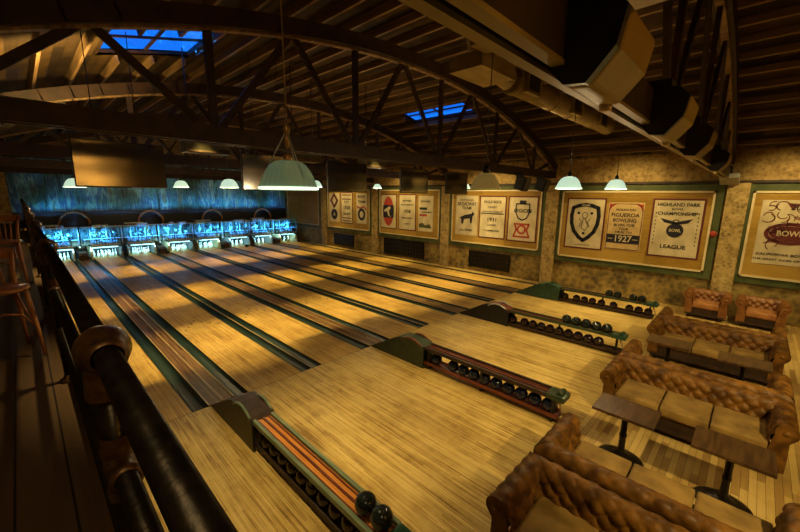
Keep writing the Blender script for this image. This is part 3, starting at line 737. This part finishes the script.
ink(t, outline2(MB(), [(-.5, -.78), (.5, -.78), (.5, .6), (.36, .76), (-.36, .76), (-.5, .6)], .02), 'thin_border', 'maroon')
ink(t, MB().prism([(-.5, -.58), (.5, -.58), (.5, -.28), (-.5, -.28)], 'x', XF-.001, XF), 'black_strip')
for s_ in (-1, 1):
    cs = MB(); cs.prism([(s_*.5, .76), (s_*.3, .74), (s_*.42, .66), (s_*.5, .5)], 'x', XF-.001, XF)
    ink(t, cs, 'corner_scroll', 'redink')
for txt, zz, sz, wm in (('HIGHLAND PARK', .56, .10, .6), ('FIGUEROA', .38, .17, .84), ('BOWLING', .2, .16, .7), ('BOWL FOR', .04, .12, .62), ('YOUR', -.09, .11, .3), ('HEALTH', -.2, .1, .5)):
    text_mesh(txt, sz, 'ink', 0, zz, XF-.001, t, wm)
text_mesh('1927', .3, 'cloth', 0, -.43, XF-.002, t, .5)
dash = MB()
for s_ in (-1, 1): dash.prism([(s_*.3, -.44), (s_*.45, -.44), (s_*.45, -.42), (s_*.3, -.42)], 'x', XF-.003, XF-.002)
ink(t, dash, 'dashes', 'cloth')
t, hw, hh = banner(2.44, 1.2, 1.6, 3.35, 'cream banner reading championship league with a winged ball, right side of the largest panel')
for txt, zz, sz, wm in (('HIGHLAND PARK', .74, .15, 1.08), ('BOWL', .6, .1, .3), ('CHAMPIONSHIP', .46, .15, 1.0), ('LEAGUE', -.58, .17, .66)):
    text_mesh(txt, sz, 'ink', 0, zz, XF-.001, t, wm)
em = MB(); disc2(em, 0, -.06, .22, .22)
em.prism([(0, .2), (.12, .24), (.42, .32), (.3, .18), (.1, .14), (-.1, .14), (-.3, .18), (-.42, .32), (-.12, .24)], 'x', XF-.001, XF)
ring2(em, 0, .22, .09, .07, .03, 14); ink(t, em, 'winged_ball')
text_mesh('BOWL', .13, 'cloth', 0, -.06, XF-.002, t, .3)
for q in range(9):
    for s_ in (-1, 1):
        sd = MB(); sd.prism([(s_*.54-.012, .5-q*.12), (s_*.54+.012, .5-q*.12), (s_*.54+.012, .45-q*.12), (s_*.54-.012, .45-q*.12)], 'x', XF-.001, XF)
        ink(t, sd, 'side_letter')
# --- third panel (behind amber lamp)
t, hw, hh = banner(10.22, 9.03, 1.63, 3.43, 'cream banner with dark lettering above a black animal emblem', None)
for txt, zz, sz, wm in (('BOWLING', .7, .09, .7), ('BROADWAY', .52, .22, 1.0), ('TEAM', .34, .18, .5), ('ALL STARS', -.66, .13, .7)):
    text_mesh(txt, sz, 'ink', 0, zz, XF-.001, t, wm)
em = MB(); em.prism([(.38, -.1), (.1, .02), (-.28, .1), (-.34, .2), (-.42, .08), (-.34, -.02), (-.3, -.34), (-.22, -.34), (-.18, -.12), (.12, -.16), (.16, -.38), (.26, -.38), (.28, -.16)], 'x', XF-.001, XF)
ink(t, em, 'animal_emblem')
t, hw, hh = banner(8.9, 7.7, 1.64, 3.38, 'cream banner lettered 1931 with maroon border, behind the amber lamp')
for txt, zz, sz, wm in (('EAGLE ROCK', .66, .15, .85), ('COURT', .44, .12, .42), ('BOWLING TEAM OF', .24, .08, .95), ('1931', -.1, .22, .42), ('LADIES', -.34, .1, .4), ('CHAMPIONS', -.58, .1, .76)):
    text_mesh(txt, sz, 'ink', 0, zz, XF-.001, t, wm)
ink(t, MB().prism([(-.55, .14), (.55, .14), (.55, .18), (-.55, .18)], 'x', XF-.001, XF), 'rule_line')
t, hw, hh = banner(7.51, 6.32, 1.62, 3.38, 'cream banner with a small black shield above a red trophy shape')
ink(t, outline2(MB(), [(-.28, .62), (.28, .62), (.3, .3), (.18, .05), (0, -.04), (-.18, .05), (-.3, .3)], .05), 'small_shield')
ink(t, MB().prism([(-.14, .6), (.14, .6), (.14, .76), (-.14, .76)], 'x', XF-.001, XF), 'crown_block')
text_mesh('LEGION', .2, 'ink', 0, .34, XF-.002, t, .74)
em = MB(); ring2(em, 0, -.42, .2, .2, .08); outline2(em, [(-.32, -.2), (.32, -.2), (.22, -.42), (.34, -.72), (-.34, -.72), (-.22, -.42)], .07)
ink(t, em, 'red_trophy', 'redink')
# --- second panel
t, hw, hh = banner(15.38, 14.2, 1.62, 3.42, 'cream banner with a tall red and black oval, left of its panel')
em = MB(); disc2(em, 0, .02, .42, .8); ink(t, em, 'red_oval', 'redink')
em = MB(); em.prism([(-.41, .35), (.41, .35), (.43, .0), (.4, -.34), (-.4, -.34), (-.43, 0)], 'x', XF-.0025, XF-.0012); ink(t, em, 'black_belt')
em = MB()
em.prism([(.3, .1), (.1, .2), (-.1, .3), (-.2, .2), (-.05, .05), (-.1, -.2), (-.25, -.28), (.0, -.25), (.1, .0), (.33, -.02)], 'x', XF-.004, XF-.003); ink(t, em, 'pale_figure', 'cloth')
t, hw, hh = banner(13.95, 12.8, 1.62, 3.42, 'cream banner with maroon border and faint lettering, right of the oval banner')
for txt, zz, sz, wm in (('BOWLING', .6, .12, .6), ('SOUTHLAND CO', .4, .12, .9), ('1938', .05, .24, .46), ('TEAM AWARD', -.3, .12, .8), ('LEAGUE', -.6, .1, .4)):
    text_mesh(txt, sz, 'ink', 0, zz, XF-.001, t, wm)
t, hw, hh = banner(12.58, 11.6, 1.6, 3.4, 'cream banner with short black and red bars and green foot', None)
ink(t, MB().prism([(.4, .2), (-.1, .2), (-.1, .32), (.4, .32)], 'x', XF-.001, XF), 'black_bar')
ink(t, MB().prism([(.4, -.12), (-.1, -.12), (-.1, -.02), (.4, -.02)], 'x', XF-.001, XF), 'red_bar', 'redink')
ink(t, MB().prism([(.42, -.7), (-.42, -.72), (-.3, -.5), (0, -.58), (.2, -.45), (.42, -.52)], 'x', XF-.001, XF), 'green_hills', 'boardgreen')
text_mesh('BOWLING', .13, 'ink', 0, .62, XF-.001, t, .6); text_mesh('TOURNAMENT', .1, 'ink', -.05, .08, XF-.001, t, .7)
# --- first panel
t, hw, hh = banner(20.62-.2, 19.3, 1.66, 3.5, 'cream banner with a red diamond above a black round badge', None)
ink(t, outline2(MB(), [(0, .85), (.34, .45), (0, .05), (-.34, .45)], .16), 'red_diamond', 'maroon')
em = MB(); disc2(em, 0, -.42, .34, .34); ink(t, em, 'round_badge'); text_mesh('A', .34, 'cloth', 0, -.42, XF-.002, t)
t, hw, hh = banner(19.1, 18.02, 1.68, 3.5, 'cream banner with maroon stripes, right of the red diamond banner', 'maroon')
em = MB()
for zz in (.8, .55, -.62, -.8): em.prism([(-.45, zz-.03), (.45, zz-.03), (.45, zz+.03), (-.45, zz+.03)], 'x', XF-.001, XF)
ink(t, em, 'maroon_stripes', 'maroon')
for txt, zz, sz, wm in (('CITY', .36, .2, .5), ('1928', .02, .3, .6), ('LEAGUE', -.36, .18, .7)): text_mesh(txt, sz, 'ink', 0, zz, XF-.001, t, wm)
t, hw, hh = banner(17.6, 16.62, 1.7, 3.5, 'cream banner with dark ring badge under lettering and a red ribbon', None)
em = MB(); ring2(em, 0, -.35, .34, .36, .16); ink(t, em, 'ring_badge')
for txt, zz, sz, wm in (('BOWL', .7, .22, .7), ('TEAM', .4, .22, .7)): text_mesh(txt, sz, 'ink', 0, zz, XF-.001, t, wm)
ink(t, outline2(MB(), [(.42, .1), (.1, .02), (-.2, .12), (-.42, -.05)], .09, False), 'red_ribbon', 'redink')
# --- cropped panel
t, hw, hh = banner(-.04, -1.75, 1.65, 3.4, 'large cream banner with brown sketched scrolls and a dark oval', None)
text_mesh('2005', .2, 'ink', .1, .68, XF-.001, t)
em = MB(); ring2(em, .22, -.02, .5, .3, .09); disc2(em, .22, -.02, .4, .2); ink(t, em, 'dark_oval', 'maroon')
text_mesh('BOWL', .2, 'cloth', .22, -.02, XF-.003, t, .5)
rn = random.Random(3)
for q in range(34):
    em = MB()
    yy, zz = rn.uniform(-.1, .7), rn.uniform(.1, .75)*1; 
    if q > 24: yy, zz = rn.uniform(.45, .75), rn.uniform(-.35, .2)
    r_ = rn.uniform(.06, .16); a0 = rn.uniform(0, 6); ring2(em, yy, zz, r_, r_, .02, 10, a0, a0+rn.uniform(1.5, 3.4)); ink(t, em, 'brown_scroll', 'redwood')
em = MB()
em.prism([(.38, .8), (.12, .78), (.25, .6)], 'x', XF-.001, XF)
ink(t, em, 'pennant', 'redwood')
text_mesh('CALIFORNIA BOWLING', .09, 'ink', .2, -.6, XF-.001, t, 1.2); text_mesh('THE GREAT GAME OF HEALTH', .07, 'ink', .2, -.74, XF-.001, t, 1.3)
o = MB().lathe([(0, 0), (.09, 0), (.08, .03), (0, .045)], (0, 0, 0), 20, (-1, 0, 0)).build('red_button', M_['redink']); o.location = (XW-.07, .89, 2.38)
tag(o, 'round red disc on the olive backing right of the largest panel', 'wall disc')
# grates beneath the panels
for y0, y1, z0, z1, lb in ((15.18, 12.2, .14, 1.03, 'below the panel with the oval banner'), (9.42, 7.38, .2, .95, 'below the panel behind the amber lamp'), (20.0, 18.0, .16, .92, 'below the panel nearest the far corner')):
    t = empty('wall_grate', (XW, (y0+y1)/2, z0), 'black ironwork grate on the mottled wall '+lb, 'wall grate', 'black wall grates')
    hw = (y0-y1)/2; hz = z1-z0
    MB().b2(-.05, 0, -hw, hw, 0, hz).build('back_plate', 'black', t)
    f = MB()
    for q in range(5): f.b2(-.09, -.05, -hw, hw, q*(hz-.05)/4, q*(hz-.05)/4+.05)
    n_ = int(hw*2/.2)
    for q in range(n_+1): f.b2(-.08, -.05, -hw+q*(2*hw-.03)/n_, -hw+q*(2*hw-.03)/n_+.03, 0, hz)
    f.build('grille_bars', 'iron', t)
    d = MB()
    for q in range(n_):
        for r_ in range(4): d.ball((-.075, -hw+(q+.5)*2*hw/n_, (r_+.5)*hz/4), .03, 6)
    d.build('bosses', 'iron', t)
# ------------------------------------------------------------------ chesterfield sofas
def puff(u, v):
    a, b_ = (u+v)/2, (u-v)/2
    return (abs(math.sin(PI*a))*abs(math.sin(PI*b_)))**.55
PROF = []
for z in (.36, .44, .52, .59): PROF.append(((z-.36)*.16, z))
for q in range(0, 12):
    a = math.radians(195-q*20); PROF.append((.13+.1*math.cos(a), .638+.1*math.sin(a)))
PROF += [(.165, .52), (.17, .3), (.17, .12)]
# dense resample
def resamp(pr_, n):
    d = [0]
    for p, q in zip(pr_, pr_[1:]): d.append(d[-1]+math.hypot(q[0]-p[0], q[1]-p[1]))
    out = []
    for i in range(n+1):
        t = d[-1]*i/n; j = max(k for k in range(len(d)) if d[k] <= t+1e-9); j = min(j, len(pr_)-2)
        f = (t-d[j])/(d[j+1]-d[j]); out.append((pr_[j][0]+(pr_[j+1][0]-pr_[j][0])*f, pr_[j][1]+(pr_[j+1][1]-pr_[j][1])*f, t))
    return out
RP = resamp(PROF, 60)
def swept(frm, l0, l1, mit0, mit1, nu, pitch=.085):
    """frm(o, along, z) -> local point; along runs l0..l1 with mitre offsets"""
    mb = MB(); n = len(RP)-1; vs = []
    for i in range(nu+1):
        row = []
        for j, (o_, z, t) in enumerate(RP):
            a0 = l0-mit0*o_; a1 = l1+mit1*o_; al = a0+(a1-a0)*i/nu
            tp, tn = RP[max(0, j-1)], RP[min(n, j+1)]
            dx, dz = tn[0]-tp[0], tn[1]-tp[1]; L = math.hypot(dx, dz) or 1
            no, nz = -dz/L, dx/L
            wgt = 1 if t < .52 else max(0, 1-(t-.52)/.08)
            if t > .26: wgt *= max(.45, 1-(t-.26)/.1)
            pf = puff(al/pitch, t/.085)*wgt*.036
            # straight pleats over the roll
            row.append(mb.bm.verts.new(frm(o_+no*pf*1-.0, al, z+nz*pf)))
        vs.append(row)
    for i in range(nu):
        for j in range(n):
            mb.bm.faces.new((vs[i][j], vs[i+1][j], vs[i+1][j+1], vs[i][j+1])).smooth = True
    return mb
def make_sofa(L, D, nc, lea, sue, label):
    """seat faces -y; origin at floor centre"""
    t = empty('chesterfield_sofa', (0, 0, 0), label, 'sofa', 'chesterfield sofas')
    hl = L/2-.25; yb = D/2-.25; yf = -D/2+.03
    swept(lambda o_, a, z: Vector((a, yb+o_, z)), -hl, hl, 1, 1, int(L/.014)).build('backrest', lea, t)
    for s_, nm in ((-1, 'left'), (1, 'right')):
        arm = swept(lambda o_, a, z: Vector((s_*(hl+o_), a, z)), yf, yb, 0, 1, int((yb-yf)/.014)).build('armrest', lea, t)
        # front panel
        fp = MB(); poly = [(s_*(hl+o_+(o_-.13)*.06), z+(.012 if z > .6 else 0)) for o_, z in PROF]; poly = [(poly[0][0], .1)]+poly
        fp.prism(poly, 'y', yf-.025, yf+.01); fp.build('front_panel', lea, arm)
        MB().lathe([(0, 0), (.035, 0), (.03, .012), (0, .015)], (s_*(hl+.13), yf-.024, .638), 14, (0, -1, 0)).build('scroll_boss', lea, arm)
    MB().b2(-hl-.02, hl+.02, yf-.0, yb+.1, .1, .30, .015).build('seat_base', 'baseleather', t)
    MB().b2(-hl-.13, hl+.13, yf-.03, yf+.02, .09, .15, .01).build('front_rail', 'darkwood', t)
    cw = 2*hl/nc
    for i in range(nc):
        x0 = -hl+i*cw
        def cu(u, v, top=True): pass
        c_ = MB().b2(x0+.006, x0+cw-.006, yf-.03, yb+.02, .30, .455, .035)
        o = c_.build('seat_cushion', sue, t)
        for f in o.data.polygons: f.use_smooth = True
        MB().tube([(x0+.02, yf-.03, .33), (x0+cw-.02, yf-.03, .33)], .008, 6).build('cushion_piping', lea, o)
    for sx_ in (-1, 1):
        for y in (yf+.05, yb+.08): MB().lathe([(0, 0), (.025, 0), (.04, .03), (.042, .06), (.03, .1), (0, .1)], (sx_*(hl+.05), y, 0), 12).build('foot', 'darkwood', t)
    return t
R90 = PI/2
sofas = [(3.09, .34, -R90, 'brown tufted sofa at the bottom edge, closest to the camera'),
         (4.05, .34, R90, 'brown tufted sofa back to back with the closest one, facing the two nearest tables'),
         (6.51, .36, -R90, 'brown tufted sofa facing the two nearest tables, whole seat and back in view'),
         (7.47, .36, R90, 'brown tufted sofa mostly hidden behind the one facing the two nearest tables'),
         (9.6, .31, -R90, 'brown tufted sofa facing left, second row from the wall, smallest full sofa in view'),
         (10.56, .31, R90, 'brown tufted sofa facing the wall loveseats, only its arms and back edge visible')]
L_ = 2.2
s0 = make_sofa(L_, .9, 3, 'leather', 'suede', sofas[0][3])
for i, (x, y, rz, lb) in enumerate(sofas):
    o = s0 if i == 0 else copy_tree(s0)
    o.location = (x, y, 0); o.rotation_euler = (0, 0, rz); o['label'] = lb
l0 = make_sofa(1.1, .88, 1, 'redleather', 'redsuede', 'reddish tufted armchair against the wall, left one of the pair')
l0.name = 'chesterfield_loveseat'; l0['category'] = 'armchair'; l0['group'] = 'wall loveseats'
l1 = copy_tree(l0); l1['label'] = 'reddish tufted armchair against the wall, right one of the pair'
l0.location = (13.72, .72, 0); l0.rotation_euler = (0, 0, -R90); l1.location = (13.72, -.42, 0); l1.rotation_euler = (0, 0, -R90)
# ------------------------------------------------------------------ tables
t0 = None
for i, (x, y, lx, ly, lb) in enumerate(((5.15, .87, .5, .66, 'small dark wooden pedestal table, left one of the two nearest the camera'), (5.13, -.16, .5, .66, 'small dark wooden pedestal table, right one of the two nearest the camera'),
                            (8.35, .88, .5, .7, 'dark pedestal table in front of the middle distance sofa, left one'), (8.25, -.18, .5, .66, 'dark pedestal table in front of the middle distance sofa, right one'))):
    if t0 is None:
        t = t0 = empty('pedestal_table', (x, y, 0), lb, 'table', 'small pedestal tables')
        MB().b2(-.25, .25, -.34, .34, .68, .715, .006).build('tabletop', 'tabletop', t)
        MB().b2(-.12, .12, -.2, .2, .66, .68).build('top_plate', 'iron', t)
        MB().lathe([(.05, .06), (.055, .1), (.04, .14), (.036, .3), (.045, .34), (.036, .38), (.036, .56), (.05, .62), (.06, .66)], n=18).build('column', 'iron', t)
        bs = MB().lathe([(0, 0), (.2, 0), (.215, .012), (.2, .03), (.13, .045), (.07, .07), (.05, .09), (0, .09)], n=28).build('base', 'iron', t)
        bs.scale = (1, 1.25, 1)
    else:
        t = copy_tree(t0); t.location = (x, y, 0); t['label'] = lb
# ------------------------------------------------------------------ gallery railing
RX, RZ, RZ2, RZ3 = .1, 3.01, 2.70, 2.2
t = empty('pipe_railing', (RX, 0, 2.0), 'black iron pipe railing with rusty ball fittings along the gallery edge', 'railing')
def rp(mb, n_, mt): o = mb.build(n_, mt, t); o.location = (-RX, 0, -2.0); return o
rp(MB().tube([(RX, -2.6, RZ), (RX, 25, RZ)], .027, 20), 'top_rail', 'iron')
rp(MB().tube([(RX, -2.6, RZ2), (RX, 25, RZ2)], .025, 18), 'middle_rail', 'iron')
rp(MB().tube([(RX, -2.6, 2.4), (RX, 25, 2.4)], .025, 14), 'bottom_rail', 'iron')
for i, y in enumerate([-1.3+2.42*q for q in range(11)]):
    rp(MB().tube([(RX, y, 2.0), (RX, y, RZ)], .027, 14), 'post', 'iron')
    # top fitting: ribbed collar
    rp(MB().lathe([(.033, -.075), (.042, -.07), (.044, -.05), (.05, -.035), (.058, -.012), (.058, .012), (.05, .035), (.044, .05), (.042, .07), (.033, .075)], (RX, y, RZ), 26, (0, 1, 0), close=False)
       .lathe([(.05, -.12), (.046, -.06), (.04, -.02)], (RX, y, RZ), 20, (0, 0, 1), close=False), 'top_fitting', 'fitting')
    rp(MB().lathe([(.027, -.085), (.036, -.08), (.036, -.062), (.03, -.055), (.036, -.02), (.038, 0), (.036, .02), (.03, .055), (.036, .062), (.036, .08), (.027, .085)], (RX, y-.02, RZ2), 22, (0, 1, 0), close=False)
       .lathe([(.036, -.09), (.036, -.06), (.03, -.04), (.03, .04), (.036, .06), (.036, .09)], (RX, y-.02, RZ2), 18, (0, 0, 1), close=False), 'middle_fitting', 'fitting')
    rp(MB().lathe([(.06, 0), (.06, .012), (.035, .03), (.028, .05)], (RX, y, 2.0), 16), 'foot_flange', 'fitting')
# ------------------------------------------------------------------ bentwood chairs
def chair(loc, rz, label, seat_h=.46, back_h=.86):
    t = empty('bentwood_chair', loc, label, 'chair', 'bentwood chairs', rz)
    # faces local -y
    w_, d_ = .2, .2
    MB().lathe([(0, 0), (.2, 0), (.215, .012), (.21, .035), (0, .035)], (0, 0, seat_h-.035), 28).build('seat', 'bentwood', t)
    for s_ in (-1, 1):
        MB().tube([(s_*.19, -.2, 0), (s_*.175, -.18, .25), (s_*.15, -.15, seat_h-.02)], [.013, .016, .019], 10).build('leg', 'bentwood', t)
        MB().tube([(s_*.2, .24, 0), (s_*.175, .19, .3), (s_*.165, .17, seat_h), (s_*.18, .21, (seat_h+back_h)/2), (s_*.2, .26, back_h)], [.013, .016, .018, .017, .016], 10).build('leg', 'bentwood', t)
        MB().tube([(s_*.17, -.17, .3), (s_*.15, -.08, .38), (s_*.12, .02, seat_h-.03)], .009, 8).build('brace', 'bentwood', t)
    MB().tube([(-.17, -.17, .28), (-.1, -.16, .38), (0, -.155, .41), (.1, -.16, .38), (.17, -.17, .28)], .01, 8).build('arch_brace', 'bentwood', t)
    tr = MB(); pts = [(-.23+.46*q/10, .26+.05*math.sin(PI*q/10), back_h) for q in range(11)]
    for a, b_ in zip(pts, pts[1:]): tr.bar((a[0], a[1], back_h-.02), (b_[0], b_[1], back_h-.02), .028, .09)
    tr.build('top_rail', 'bentwood', t)
    for q in (-.11, -.055, 0, .055, .11):
        MB().tube([(q*.9, .17, seat_h), (q, .25, (seat_h+back_h)/2), (q, .30, back_h-.05)], .009, 8).build('spindle', 'bentwood', t)
    return t
chair((-.235, 4.4, 2.0), math.radians(14), 'orange-brown bentwood chair on the gallery, nearer one with its legs in full view', .61, .87)
chair((-.24, 7.6, 2.0), math.radians(0), 'orange-brown tall bentwood chair on the gallery, behind the nearer one', .7, 1.02)
o = MB().b2(-.75, -.27, 23.4, 24.2, 2.0, 5.4).build('wall_left', 'pilaster'); tag(o, kind='structure')
